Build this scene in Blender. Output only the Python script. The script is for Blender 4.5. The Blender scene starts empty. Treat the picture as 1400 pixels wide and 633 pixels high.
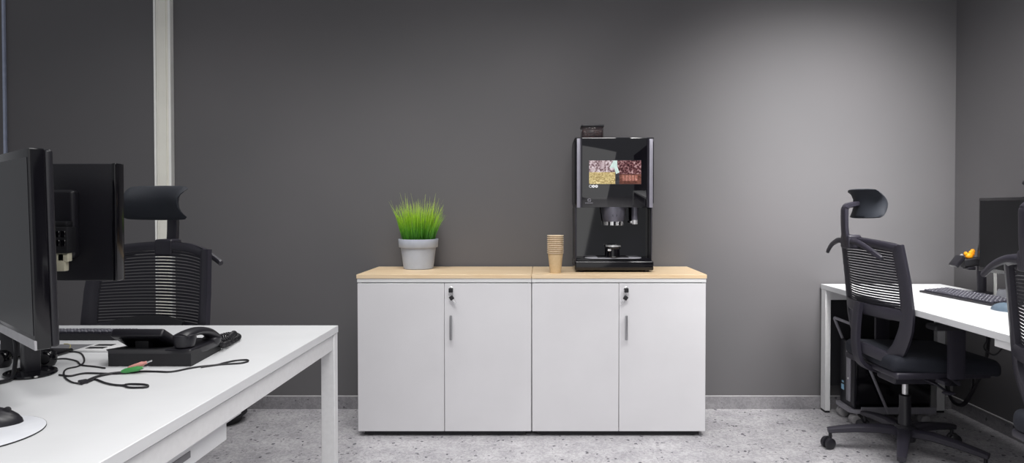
import bpy, bmesh, math, random
from mathutils import Vector, Matrix
random.seed(7)
scene = bpy.context.scene
COL = scene.collection
PI = math.pi

# ------------------------------------------------------------------ camera
EYE, FPX, VX, VY = 1.185, 880.0, 741.0, 284.5
def at(px, py, z):
    """point of the horizontal plane z that the photo shows at pixel px, py"""
    Y = FPX * (EYE - z) / (py - VY)
    return Vector(((px - VX) * Y / FPX, Y, z))
def on(px, py, Y):
    """point of the frontal plane Y at pixel px, py"""
    return Vector(((px - VX) * Y / FPX, Y, EYE - (py - VY) * Y / FPX))

PITCH = math.radians(0.9)
cd = bpy.data.cameras.new('camera'); cam = bpy.data.objects.new('camera', cd); COL.objects.link(cam)
cam.location = (0, 0, EYE); cam.rotation_euler = (PI/2 - PITCH, 0, 0)
cd.sensor_width = 36; cd.lens = FPX / 1400 * 36
cd.shift_x = (700 - VX) / 1400
cd.shift_y = (VY + FPX * math.tan(PITCH) - 316.5) / 1400
cd.clip_start = 0.02
scene.camera = cam
scene.view_settings.view_transform = 'Standard'
scene.view_settings.look = 'None'

# ------------------------------------------------------------------ materials
def lin(c):
    if isinstance(c, str):
        c = [int(c[i:i+2], 16) / 255 for i in (0, 2, 4)]
    return tuple((v/12.92 if v <= 0.04045 else ((v + .055)/1.055)**2.4) for v in c) + (1.0,)
class NT:
    def __init__(s, name):
        s.m = bpy.data.materials.new(name); s.m.use_nodes = True
        s.t = s.m.node_tree; s.n = s.t.nodes; s.l = s.t.links
        s.b = s.n['Principled BSDF']
    def add(s, typ, **kw):
        n = s.n.new(typ)
        for k, v in kw.items():
            if k in n.inputs: n.inputs[k].default_value = v
            else: setattr(n, k, v)
        return n
    def link(s, a, b): s.l.new(a, b)
    def coord(s, kind='Object', scale=(1, 1, 1)):
        tc = s.add('ShaderNodeTexCoord'); mp = s.add('ShaderNodeMapping')
        mp.inputs['Scale'].default_value = scale
        s.link(tc.outputs[kind], mp.inputs['Vector']); return mp.outputs['Vector']
    def ramp(s, fac, stops, interp='LINEAR'):
        r = s.add('ShaderNodeValToRGB'); r.color_ramp.interpolation = interp
        e = r.color_ramp.elements
        while len(e) < len(stops): e.new(0.5)
        for i, (p, c) in enumerate(stops): e[i].position = p; e[i].color = lin(c)
        s.link(fac, r.inputs['Fac']); return r.outputs['Color']
    def bump(s, h, strength=.2, dist=.002):
        b = s.add('ShaderNodeBump'); b.inputs['Strength'].default_value = strength
        b.inputs['Distance'].default_value = dist
        s.link(h, b.inputs['Height']); s.link(b.outputs['Normal'], s.b.inputs['Normal'])
def simple(name, c1, c2=None, rough=.5, metal=0.0, scale=30, bump=0, spec=.5, coat=0, stretch=(1, 1, 1)):
    s = NT(name); v = s.coord('Object', stretch)
    nz = s.add('ShaderNodeTexNoise', Scale=scale, Detail=4.0)
    s.link(v, nz.inputs['Vector'])
    s.link(s.ramp(nz.outputs['Fac'], [(.3, c1), (.7, c2 or c1)]), s.b.inputs['Base Color'])
    s.b.inputs['Roughness'].default_value = rough; s.b.inputs['Metallic'].default_value = metal
    s.b.inputs['Specular IOR Level'].default_value = spec
    s.b.inputs['Coat Weight'].default_value = coat; s.b.inputs['Coat Roughness'].default_value = .06
    if bump: s.bump(nz.outputs['Fac'], bump)
    return s.m
M = {}
def build_materials():
    s = NT('wall_paint'); v = s.coord('Object')
    n1 = s.add('ShaderNodeTexNoise', Scale=1.1, Detail=3.0); s.link(v, n1.inputs['Vector'])
    n2 = s.add('ShaderNodeTexNoise', Scale=260.0, Detail=2.0); s.link(v, n2.inputs['Vector'])
    s.link(s.ramp(n1.outputs['Fac'], [(.3, '5f5e60'), (.7, '646264')]), s.b.inputs['Base Color'])
    s.b.inputs['Roughness'].default_value = .62; s.b.inputs['Specular IOR Level'].default_value = .25
    s.bump(n2.outputs['Fac'], .12, .001); M['wall'] = s.m
    def terrazzo(name, base, light, dark, rough):
        s = NT(name); v = s.coord('Object')
        warp = s.add('ShaderNodeTexNoise', Scale=22.0, Detail=2.0); s.link(v, warp.inputs['Vector'])
        mixv = s.add('ShaderNodeMixRGB'); mixv.inputs['Fac'].default_value = .035
        s.link(v, mixv.inputs['Color1']); s.link(warp.outputs['Color'], mixv.inputs['Color2'])
        v1 = s.add('ShaderNodeTexVoronoi', Scale=66.0); s.link(mixv.outputs['Color'], v1.inputs['Vector'])
        v2 = s.add('ShaderNodeTexVoronoi', Scale=170.0); s.link(mixv.outputs['Color'], v2.inputs['Vector'])
        big = s.ramp(v1.outputs['Color'], [(0, dark), (.11, base), (.28, light), (.5, base), (.72, light), (.9, '8e8c90')], 'CONSTANT')
        sm = s.ramp(v2.outputs['Color'], [(0, '6d6b70'), (.10, base), (.45, light), (.8, base)], 'CONSTANT')
        nz = s.add('ShaderNodeTexNoise', Scale=7.0, Detail=5.0); s.link(v, nz.inputs['Vector'])
        # chips only near the middle of their cell, fine matrix elsewhere
        chip = s.add('ShaderNodeMath', operation='LESS_THAN'); chip.inputs[1].default_value = .52
        s.link(v1.outputs['Distance'], chip.inputs[0])
        mx = s.add('ShaderNodeMixRGB'); s.link(chip.outputs[0], mx.inputs['Fac'])
        s.link(sm, mx.inputs['Color1']); s.link(big, mx.inputs['Color2'])
        cl = s.ramp(nz.outputs['Fac'], [(.3, 'dcdcde'), (.7, 'ffffff')])
        mu = s.add('ShaderNodeMixRGB', blend_type='MULTIPLY'); mu.inputs['Fac'].default_value = 1
        s.link(mx.outputs['Color'], mu.inputs['Color1']); s.link(cl, mu.inputs['Color2'])
        s.link(mu.outputs['Color'], s.b.inputs['Base Color'])
        s.b.inputs['Roughness'].default_value = rough
        return s.m
    M['terrazzo'] = terrazzo('terrazzo', 'b3b1b4', 'c4c2c5', '65636a', .27)
    M['plinth'] = terrazzo('terrazzo_plinth', '8b898c', '979598', '5a585d', .45)
    M['plinth_top'] = simple('plinth_top_edge', 'a9a8aa', 'b5b4b6', .4)
    M['white'] = simple('white_laminate', 'd6d7d9', 'dadbdd', .42, scale=8)
    M['white_side'] = simple('white_laminate_edge', 'd6d6d8', 'dadadc', .5, scale=8)
    M['white_metal'] = simple('white_powder_coat', 'dcdcdd', 'e2e2e3', .4, scale=60)
    M['door'] = simple('white_melamine_door', 'd3d2d5', 'd8d7da', .5, scale=4)
    M['carcass'] = simple('white_melamine_carcass', 'd6d6d7', 'dcdcdd', .5, scale=4)
    M['gap'] = simple('dark_gap', '2a2a2c', '303032', .8)
    s = NT('light_oak'); v = s.coord('Object', (1.2, 22, 22))
    n1 = s.add('ShaderNodeTexNoise', Scale=3.0, Detail=6.0, Distortion=.6); s.link(v, n1.inputs['Vector'])
    s.link(s.ramp(n1.outputs['Fac'], [(.25, 'd6b78e'), (.5, 'e0c7a4'), (.75, 'e8d3b4')]), s.b.inputs['Base Color'])
    s.b.inputs['Roughness'].default_value = .45; M['oak'] = s.m
    M['black'] = simple('black_plastic', '1b1a20', '201f25', .38, scale=120, bump=.05)
    M['black_matte'] = simple('matte_black_plastic', '17171b', '1c1b20', .6, scale=150, bump=.08)
    M['black_gloss'] = simple('glossy_black_plastic', '0c0b10', '0f0e13', .12, scale=20)
    M['glass_black'] = simple('black_glass', '06050a', '08070d', .04, scale=5, spec=1.0)
    M['screen'] = simple('dark_lcd_screen', '0e0e12', '111115', .3, scale=5, spec=.3)
    M['screen_dark'] = simple('black_matte_screen', '0b0b0f', '0e0e12', .5, scale=5, spec=.3)
    M['chair_frame'] = simple('chair_grey_black_plastic', '28262f', '2d2b35', .42, scale=200, bump=.06)
    M['chair_mesh'] = simple('chair_mesh_band', '1a1921', '21202a', .7, scale=300)
    M['fabric'] = simple('navy_black_fabric', '14161f', '1b1f2b', .85, scale=400, bump=.3)
    M['headfab'] = simple('headrest_fabric', '171a22', '20252f', .75, scale=400, bump=.2)
    M['chrome'] = simple('chrome', 'dededf', 'e8e8ea', .2, .7)
    M['steel'] = simple('satin_steel', '9d9da0', 'a8a8ab', .35, 1.0, scale=90, stretch=(1, 1, 12))
    M['grey_metal'] = simple('grey_painted_metal', '84828a', '8d8b92', .45)
    M['grey_rubber'] = simple('grey_caster_rubber', '8b898b', '979597', .6)
    M['machine'] = simple('coffee_machine_black', '0b0a11', '0e0d14', .3, scale=15)
    M['machine_edge'] = simple('coffee_machine_gunmetal_edge', '25232c', '2b2932', .28, .3, scale=15, spec=.8)
    M['highlight_strip'] = simple('gunmetal_painted_highlight', '8a8893', '96949f', .35, .3, scale=15)
    M['head_metal'] = simple('brew_head_metal', '65646e', '6f6e78', .33, .5, scale=15)
    M['drip'] = simple('brushed_drip_tray', 'a2a2aa', 'bcbcc4', .35, .3, scale=40, stretch=(1, 20, 1))
    M['pot'] = simple('pale_grey_ceramic', 'a9b0bd', 'b1b8c5', .55, scale=18)
    M['soil'] = simple('soil', '20190f', '3a2e20', .95, scale=160, bump=.8)
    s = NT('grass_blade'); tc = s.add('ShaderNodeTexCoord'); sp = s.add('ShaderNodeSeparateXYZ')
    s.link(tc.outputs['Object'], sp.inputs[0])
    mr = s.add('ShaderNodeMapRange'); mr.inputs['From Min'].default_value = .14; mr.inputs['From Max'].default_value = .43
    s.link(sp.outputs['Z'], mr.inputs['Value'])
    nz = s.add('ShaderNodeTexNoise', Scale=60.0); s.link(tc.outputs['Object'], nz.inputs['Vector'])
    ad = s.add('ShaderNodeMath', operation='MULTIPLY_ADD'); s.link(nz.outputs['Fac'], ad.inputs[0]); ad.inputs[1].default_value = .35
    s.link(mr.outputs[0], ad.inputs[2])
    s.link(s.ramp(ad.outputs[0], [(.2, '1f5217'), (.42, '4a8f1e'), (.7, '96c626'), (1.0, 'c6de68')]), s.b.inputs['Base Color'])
    s.b.inputs['Roughness'].default_value = .45; M['grass'] = s.m
    M['kraft'] = simple('kraft_paper', 'c7ac84', 'cfb58e', .75, scale=90)
    M['kraft_rim'] = simple('kraft_paper_rim', 'd3bfa4', 'dbc8ae', .7, scale=90)
    s = NT('roasted_beans'); v = s.coord('Object'); vo = s.add('ShaderNodeTexVoronoi', Scale=95.0); s.link(v, vo.inputs['Vector'])
    s.link(s.ramp(vo.outputs['Distance'], [(.0, '5c3a33'), (.45, '2b1815'), (.8, '0b0606')]), s.b.inputs['Base Color'])
    s.b.inputs['Roughness'].default_value = .35; s.bump(vo.outputs['Distance'], .6, .004); M['beans'] = s.m
    s = NT('tinted_hopper_plastic')
    s.b.inputs['Base Color'].default_value = lin('4a4044'); s.b.inputs['Roughness'].default_value = .08
    s.b.inputs['Alpha'].default_value = .35; M['hopper'] = s.m
    def picture(name, scale, stops, stretch=(1, 1, 1), em=.35, kind='v'):
        s = NT(name); v = s.coord('Object', stretch)
        if kind == 'v':
            t = s.add('ShaderNodeTexVoronoi', Scale=scale); out = t.outputs['Distance']
            t2 = s.add('ShaderNodeTexNoise', Scale=scale*.6, Detail=3.0); s.link(v, t2.inputs['Vector'])
            m = s.add('ShaderNodeMath', operation='MULTIPLY_ADD'); s.link(out, m.inputs[0]); m.inputs[1].default_value = .8
            m2 = s.add('ShaderNodeMath', operation='SUBTRACT'); s.link(t2.outputs['Fac'], m2.inputs[0]); m2.inputs[1].default_value = .35
            s.link(m2.outputs[0], m.inputs[2]); out = m.outputs[0]
        else:
            t = s.add('ShaderNodeTexNoise', Scale=scale, Detail=4.0, Distortion=1.5); out = t.outputs['Fac']
        s.link(v, t.inputs['Vector'])
        c = s.ramp(out, stops); s.link(c, s.b.inputs['Base Color']); s.link(c, s.b.inputs['Emission Color'])
        s.b.inputs['Emission Strength'].default_value = em; s.b.inputs['Roughness'].default_value = .15
        return s.m
    M['pic_beans_pale'] = picture('picture_pale_beans', 95, [(.1, '3d2d33'), (.4, '6a5257'), (.62, 'a08e92'), (.9, 'c9c1c6')])
    M['pic_grain'] = picture('picture_green_coffee', 60, [(.25, '5d4f34'), (.45, '9a8656'), (.62, 'c6b684'), (.85, 'e3d9b4')], (1, 1, 2), kind='n')
    M['pic_beans_dark'] = picture('picture_dark_beans', 95, [(.1, '1d0d10'), (.42, '3b1b1f'), (.68, '6e4a4c'), (.95, 'a88f90')])
    M['pic_wood'] = picture('picture_brown_wood', 30, [(.3, '2a1712'), (.5, '59352c'), (.75, '7d5347')], (1, 1, 3), kind='n')
    M['pic_red'] = picture('picture_red_brown', 60, [(.3, '7b4a40'), (.55, '9b6a5e'), (.8, 'bb9389')], kind='n')
    M['pic_mint'] = picture('picture_pale_mint', 40, [(.3, 'a3b8b3'), (.7, 'c4d5d0')], kind='n')
    M['pic_dark'] = picture('picture_dark_grey', 40, [(.3, '1b1a1e'), (.7, '3a3b40')], kind='n')
    s = NT('icon_white'); s.b.inputs['Base Color'].default_value = lin('d8d8dc')
    s.b.inputs['Emission Color'].default_value = lin('d8d8dc'); s.b.inputs['Emission Strength'].default_value = .35; M['icon'] = s.m
    M['logo'] = simple('logo_silver', '9a98a2', 'a5a3ad', .35)
    M['pink'] = simple('pink_plug', 'd9938c', 'dfa098', .4)
    M['green'] = simple('green_plug', '3f8f4a', '4a9c55', .4)
    M['cable'] = simple('black_cable', '17161b', '1d1c21', .45)
    M['cable_yellow'] = simple('yellow_cable', 'a79a5e', 'b3a66a', .5)
    M['cream'] = simple('cream_connector', 'cfcab2', 'd6d1ba', .5)
    M['keycap'] = simple('dark_keycap', '43424c', '4b4a55', .4)
    M['key_grey'] = simple('keycap_legend_grey', '5d5c66', '68676f', .5)
    M['silver_plastic'] = simple('silver_plastic', 'a5a4a8', 'b2b1b5', .35)
    M['mouse_pad'] = simple('pale_mousepad', 'd2d4da', 'd9dbe0', .6)
    M['mouse_blue'] = simple('blue_grey_mouse', '5c6c7b', '697988', .35)
    M['pale_grey'] = simple('pale_grey_plastic', 'a2a3ab', 'aeb0b8', .4)
    M['orange'] = simple('orange_rubber', 'e88a08', 'f4ad1c', .4, scale=60)
    M['trim'] = simple('cream_trim', 'eae8de', 'f0eee4', .5, scale=6)
    M['trim_white'] = simple('white_trim_edge', 'f2f2ee', 'f6f6f2', .5, scale=6)
    M['blue_strip'] = simple('pale_blue_strip', '9aa2b8', 'a6aec4', .35)
    M['sticker_blue'] = simple('pale_blue_sticker', '7fb0cf', '9cc4dc', .4)
    M['slot'] = simple('grey_slot', '6c6c70', '76767a', .5)
build_materials()

# ------------------------------------------------------------------ mesh helpers
def bm_new(): return bmesh.new()
def box(bm, x0, x1, y0, y1, z0, z1, bevel=0.0, seg=2, mat=None):
    r = bmesh.ops.create_cube(bm, size=1.0)
    vs = r['verts']
    for v in vs:
        v.co = Vector((x0 + (v.co.x + .5)*(x1-x0), y0 + (v.co.y + .5)*(y1-y0), z0 + (v.co.z + .5)*(z1-z0)))
    if bevel > 0:
        es = set(e for v in vs for e in v.link_edges)
        r = bmesh.ops.bevel(bm, geom=list(es), offset=bevel, segments=seg, profile=.5, affect='EDGES')
        vs = list(set(v for f in r['faces'] for v in f.verts) | set(v for v in vs if v.is_valid))
    if mat is not None:
        for v in vs: v.co = mat @ v.co
    return vs
def lathe(bm, prof, c=(0, 0, 0), n=32, axis=None):
    """prof: list of (r, z). closes at r=0 ends."""
    c = Vector(c); rot = Vector((0, 0, 1)).rotation_difference(Vector(axis)).to_matrix() if axis is not None else Matrix.Identity(3)
    rings = []
    for r, z in prof:
        if r < 1e-6: rings.append([bm.verts.new(c + rot @ Vector((0, 0, z)))])
        else: rings.append([bm.verts.new(c + rot @ Vector((r*math.cos(2*PI*k/n), r*math.sin(2*PI*k/n), z))) for k in range(n)])
    for a, b in zip(rings, rings[1:]):
        for k in range(n):
            k2 = (k+1) % n
            if len(a) == 1 and len(b) == 1: continue
            if len(a) == 1: bm.faces.new((a[0], b[k], b[k2]))
            elif len(b) == 1: bm.faces.new((a[k], a[k2], b[0]))
            else: bm.faces.new((a[k], a[k2], b[k2], b[k]))
def cyl(bm, p, r, h, n=24, axis=(0, 0, 1), bev=.0):
    if bev: prof = [(0, 0), (r-bev, 0), (r, bev), (r, h-bev), (r-bev, h), (0, h)]
    else: prof = [(0, 0), (r, 0), (r, h), (0, h)]
    lathe(bm, prof, p, n, axis)
def smooth_path(pts, n=6):
    pts = [Vector(p) for p in pts]
    if len(pts) < 3: return pts
    out = []
    P = [pts[0]*2-pts[1]] + pts + [pts[-1]*2-pts[-2]]
    for i in range(1, len(P)-2):
        p0, p1, p2, p3 = P[i-1], P[i], P[i+1], P[i+2]
        for k in range(n):
            t = k/n
            out.append(.5*((2*p1) + (p2-p0)*t + (2*p0-5*p1+4*p2-p3)*t*t + (3*p1-p0-3*p2+p3)*t**3))
    out.append(pts[-1]); return out
def sweep(bm, path, w, h=None, normal=None, n=8, smooth=0, taper=None, sq=None):
    """section with half sizes w (across) and h (along normal); sq rounded square when sq given"""
    path = [Vector(p) for p in path]
    if smooth:
        path = smooth_path(path, smooth)
        if isinstance(normal, list): normal = smooth_path(normal, smooth)
    h = h if h is not None else w
    rings = []; prev = None; m = len(path)
    for i, p in enumerate(path):
        t = (path[min(i+1, m-1)] - path[max(i-1, 0)]).normalized()
        if normal is not None:
            nn = Vector(normal[i] if isinstance(normal, list) else normal)
        else:
            nn = prev if prev is not None else (Vector((0, 0, 1)) if abs(t.z) < .9 else Vector((1, 0, 0)))
        nn = (nn - t*nn.dot(t)).normalized(); prev = nn
        b = t.cross(nn)
        k_ = taper(i/(m-1)) if taper else (1, 1)
        if not isinstance(k_, tuple): k_ = (k_, k_)
        ring = []
        if sq is None:
            angs = [(math.cos(2*PI*k/n), math.sin(2*PI*k/n)) for k in range(n)]
        else:
            q = 1 - sq
            angs = [(1, q), (q, 1), (-q, 1), (-1, q), (-1, -q), (-q, -1), (q, -1), (1, -q)]
        for ca, sa in angs:
            ring.append(bm.verts.new(p + b*ca*w*k_[0] + nn*sa*h*k_[1]))
        rings.append(ring)
    N = len(rings[0])
    for a, b in zip(rings, rings[1:]):
        for k in range(N):
            bm.faces.new((a[k], a[(k+1) % N], b[(k+1) % N], b[k]))
    bm.faces.new(rings[0][::-1]); bm.faces.new(rings[-1])
def prism(bm, poly, z0, z1, mat=None):
    a = [bm.verts.new((x, y, z0)) for x, y in poly]; b = [bm.verts.new((x, y, z1)) for x, y in poly]
    n = len(poly)
    fs = [bm.faces.new(a[::-1]), bm.faces.new(b)]
    for k in range(n): fs.append(bm.faces.new((a[k], a[(k+1) % n], b[(k+1) % n], b[k])))
    if mat is not None:
        for v in a + b: v.co = mat @ v.co
    return a + b
def ellipsoid(bm, c, r, n=16, mat=None):
    res = bmesh.ops.create_uvsphere(bm, u_segments=n, v_segments=max(6, n//2), radius=1)
    for v in res['verts']:
        v.co = Vector((v.co.x*r[0], v.co.y*r[1], v.co.z*r[2])) + Vector(c)
        if mat is not None: v.co = mat @ v.co
    return res['verts']
def grid_solid(bm, f, nu, nv, thick):
    """f(u,v)->(point, normal); closed slab"""
    A, B = [], []
    for i in range(nu+1):
        ra, rb = [], []
        for j in range(nv+1):
            p, nn = f(i/nu, j/nv); p = Vector(p); nn = Vector(nn)
            ra.append(bm.verts.new(p + nn*thick/2)); rb.append(bm.verts.new(p - nn*thick/2))
        A.append(ra); B.append(rb)
    for i in range(nu):
        for j in range(nv):
            bm.faces.new((A[i][j], A[i+1][j], A[i+1][j+1], A[i][j+1]))
            bm.faces.new((B[i][j], B[i][j+1], B[i+1][j+1], B[i+1][j]))
    for i in range(nu):
        bm.faces.new((A[i][0], B[i][0], B[i+1][0], A[i+1][0])); bm.faces.new((A[i][nv], A[i+1][nv], B[i+1][nv], B[i][nv]))
    for j in range(nv):
        bm.faces.new((A[0][j], A[0][j+1], B[0][j+1], B[0][j])); bm.faces.new((A[nu][j], B[nu][j], B[nu][j+1], A[nu][j+1]))
def obj(name, bm, mat, parent=None, label=None, sharp=38):
    bmesh.ops.recalc_face_normals(bm, faces=bm.faces)
    me = bpy.data.meshes.new(name); bm.to_mesh(me); bm.free()
    for p in me.polygons: p.use_smooth = True
    me.set_sharp_from_angle(angle=math.radians(sharp))
    for m in (mat if isinstance(mat, list) else [mat]): me.materials.append(M[m] if isinstance(m, str) else m)
    o = bpy.data.objects.new(name, me); COL.objects.link(o)
    if parent is not None: o.parent = parent
    if label: o['label'] = label
    return o
def thing(name, label, cat, loc=(0, 0, 0), rotz=0, group=None):
    o = bpy.data.objects.new(name, None); COL.objects.link(o)
    o.empty_display_size = .05
    o.location = loc; o.rotation_euler = (0, 0, rotz); o['label'] = label; o['category'] = cat
    if group: o['group'] = group
    return o
def tag(o, label, cat, group=None):
    o['label'] = label; o['category'] = cat
    if group: o['group'] = group
    return o
def struct(name, bm, mat):
    o = obj(name, bm, mat); o['kind'] = 'structure'; return o
def dup(root, loc, rotz, label, group=None):
    r = root.copy(); COL.objects.link(r); r.location = loc; r.rotation_euler = (0, 0, rotz); r['label'] = label
    if group: r['group'] = group
    for ch in list(root.children):
        c = ch.copy(); COL.objects.link(c); c.parent = r
        for g in list(ch.children):
            d = g.copy(); COL.objects.link(d); d.parent = c
    return r

# ------------------------------------------------------------------ setting
WY, WX = 3.79, 2.43
bm = bm_new(); box(bm, -4.6, WX+.12, -1.6, WY+.12, -.1, 0); struct('floor', bm, 'terrazzo')
bm = bm_new(); box(bm, -4.6, WX+.12, WY, WY+.12, 0, 2.9); struct('wall_back', bm, 'wall')
bm = bm_new(); box(bm, WX, WX+.12, -1.6, WY, 0, 2.9); struct('wall_right', bm, 'wall')
bm = bm_new(); box(bm, -4.6, WX-.014, WY-.012, WY, 0, .072, .0015, 1); o = struct('baseboard_back', bm, 'plinth')
bm = bm_new(); box(bm, -4.6, WX-.014, WY-.013, WY, .072, .078, .0015, 1); o2 = obj('top_edge', bm, 'plinth_top', o)
bm = bm_new(); box(bm, WX-.012, WX, -1.6, WY-.0, 0, .072, .0015, 1); o = struct('baseboard_right', bm, 'plinth')
bm = bm_new(); box(bm, WX-.013, WX, -1.6, WY-.0, .072, .078, .0015, 1); obj('top_edge', bm, 'plinth_top', o)
# white vertical partition trim on the back wall
bm = bm_new(); x = -2.26
box(bm, x+.012, x+.094, WY-.028, WY, 0, 2.9, .002, 1)
box(bm, x+.026, x+.072, WY-.034, WY-.026, 0, 2.9, .002, 1)
o = struct('trim_1', bm, 'trim')
bm = bm_new()
box(bm, x-.006, x+.008, WY-.024, WY, 0, 2.9, .002, 1)
box(bm, x+.086, x+.100, WY-.036, WY-.0, 0, 2.9, .002, 1)
obj('edge_strip', bm, 'trim_white', o)
bm = bm_new(); box(bm, -3.155, -3.141, WY-.016, WY, 0, 2.9, .002, 1); struct('trim_2', bm, 'blue_strip')

# ------------------------------------------------------------------ cabinets
CT = .842; CF = 3.32; CB = 3.775
def cabinet(x0, x1, label, side, keydir):
    t = thing('storage_cabinet', label, 'cabinet', ((x0+x1)/2, CF, 0))
    w = (x1-x0)/2; D = CB-CF
    bm = bm_new()
    # carcass: two sides, bottom, back, top panel
    box(bm, -w, -w+.018, .018, D, .026, .800); box(bm, w-.018, w, .018, D, .026, .800)
    box(bm, -w+.018, w-.018, .018, D, .026, .044); box(bm, -w+.018, w-.018, D-.01, D, .044, .800)
    box(bm, -w, w, .0, D, .8003, .8205, .001, 1)
    obj('carcass', bm, 'carcass', t)
    bm = bm_new(); box(bm, -w+.018, w-.018, .0185, .030, .044, .7995); obj('inner_panel', bm, 'gap', t)
    bm = bm_new(); box(bm, -w-.003*(side < 0), w+.003*(side > 0), -.003, D, .8210, CT, .0012, 1); obj('wooden_top', bm, 'oak', t, 'pale oak top board')
    for s in (-1, 1):
        bm = bm_new()
        a, b = (-w+.002, -.0012) if s < 0 else (.0012, w-.002)
        box(bm, a, b, 0, .017, .028, .7960, .0012, 1)
        d = obj('door', bm, 'door', t)
        if s > 0:
            lx = .036
            bm = bm_new(); box(bm, lx-.006, lx+.006, -.024, -.012, .505, .622+.01, .003, 2)
            for zz in (.515, .613+.01): cyl(bm, (lx, 0, zz), .004, -.014, 12, (0, 1, 0))
            obj('handle', bm, 'steel', d, 'satin steel bar handle')
            bm = bm_new(); lathe(bm, [(0, 0), (.011, 0), (.011, .004), (.008, .006), (0, .006)], (lx, 0, .768), 24, (0, -1, 0))
            obj('lock', bm, 'chrome', d)
    for sx in (-1, 1):
        for yy in (.05, D-.05):
            bm = bm_new(); lathe(bm, [(0, 0), (.024, 0), (.026, .006), (.026, .026), (0, .026)], (sx*(w-.06), yy, 0), 20)
            obj('foot', bm, 'black_matte', t)
    bm = bm_new(); box(bm, -w+.03, w-.03, .022, .034, .004, .026); obj('plinth_rail', bm, 'black_matte', t)
    return t
MIDX = -.0535
cabinet(MIDX-.902, MIDX-.001, 'white two-door cabinet with oak top carrying the potted grass', -1, 1)
cabinet(MIDX+.001, MIDX+.902, 'white two-door cabinet with oak top carrying the black coffee machine', 1, -1)
def keys(lx, label, d):
    t = thing('key_ring', label, 'keys', (lx, CF, .768))
    bm = bm_new(); box(bm, -.011, .011, -.024, -.010, -.017, .005, .003, 2); box(bm, -.002, .002, -.011, -.0062, -.006, .006)
    obj('key_in_lock', bm, 'black_matte', t)
    bm = bm_new()
    ring = [Vector((.010*math.sin(a), -.017-.002*math.cos(a), -.026 + .013*math.cos(a))) for a in [2*PI*k/24 for k in range(25)]]
    sweep(bm, ring, .0012, n=6); obj('split_ring', bm, 'chrome', t)
    a = math.radians(35)*d
    mt = Matrix.Translation((.004*d, -.017, -.045)) @ Matrix.Rotation(a, 4, 'Y').inverted()
    bm = bm_new(); box(bm, -.011, .011, -.003, .003, -.011, .011, .003, 2, mt); k = obj('spare_key', bm, 'black_matte', t)
    bm = bm_new(); box(bm, -.004, .004, -.001, .001, -.036, -.0105, .0006, 1, mt); obj('key_blade', bm, 'chrome', k)
keys(MIDX-.4515+.036, 'black-headed keys hanging in the lock of the cabinet under the plant', 1)
keys(MIDX+.4515+.036, 'black-headed keys hanging in the lock of the cabinet under the coffee machine', -1)

# ------------------------------------------------------------------ potted grass
t = thing('potted_grass', 'spiky green artificial grass in a pale grey pot on the cabinet', 'plant', (-.700, 3.645, CT))
bm = bm_new()
lathe(bm, [(0, 0), (.078, 0), (.083, .004), (.0985, .121), (.1065, .122), (.109, .125), (.112, .166), (.111, .169), (.104, .169), (.1025, .165), (.099, .135), (0, .134)], n=56)
obj('pot', bm, 'pot', t)
bm = bm_new(); lathe(bm, [(0, .152), (.06, .150), (.1005, .146), (.1005, .138), (0, .136)], n=40); obj('soil', bm, 'soil', t)
bm = bm_new()
for k in range(430):
    r0 = .088*math.sqrt(random.random()); a = random.random()*2*PI
    p0 = Vector((r0*math.cos(a), r0*math.sin(a), .14))
    lean = .058*(r0/.088)**1.1 + random.uniform(-.008, .015)
    H = random.uniform(.17, .262)*(1 - .15*(r0/.088)**2) + (.06 if random.random() < .05 else 0)
    aa = a + random.uniform(-.5, .5); dirv = Vector((math.cos(aa), .6*math.sin(aa), 0))
    tip = random.uniform(-.015, .028)
    tw = random.random()*PI; wv = Vector((math.cos(tw), math.sin(tw), 0)); wd = random.uniform(.0022, .0042)
    H = min(H, .30)
    prev = None
    for j in range(6):
        s = j/5
        c = p0 + dirv*(lean*s**1.25 + tip*s**3) + Vector((0, 0, H*s - abs(tip)*.3*s**3))
        w_ = wd*(1 - s**2.2)*.5 + .0002
        pair = (bm.verts.new(c - wv*w_), bm.verts.new(c + wv*w_))
        if prev: bm.faces.new((prev[0], prev[1], pair[1], pair[0]))
        prev = pair
obj('foliage', bm, 'grass', t, 'bright green thin blades')

# ------------------------------------------------------------------ paper cups
def cup_bm():
    bm = bm_new()
    lathe(bm, [(0, .004), (.0278, .004), (.0280, .0002), (.0285, .0002), (.0405, .1065), (.0399, .1065), (.0281, .0062), (0, .0055)], n=40)
    return bm
NC = 10; base = Vector((.0712, 3.405, CT))
ordinal = ['topmost', 'second from the top', 'third from the top', 'fourth from the top', 'fifth from the top',
           'fifth from the bottom', 'fourth from the bottom', 'third from the bottom', 'second from the bottom', 'lowest']
first = None
for k in range(NC):
    lab = 'kraft paper coffee cup, %s in the stack beside the coffee machine' % ordinal[NC-1-k]
    loc = base + Vector((0, 0, k*.0101))
    if first is None:
        first = thing('paper_cup', lab, 'cup', loc, 0, 'kraft paper cups in one stack')
        obj('cup_wall', cup_bm(), 'kraft', first)
        bm = bm_new(); rp = [(.0425 + .0024*math.cos(a), .1065 + .0022*math.sin(a)) for a in [2*PI*i/10 for i in range(11)]]
        lathe(bm, rp, n=40); obj('rolled_rim', bm, 'kraft_rim', first)
    else: dup(first, loc, 0, lab)

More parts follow.
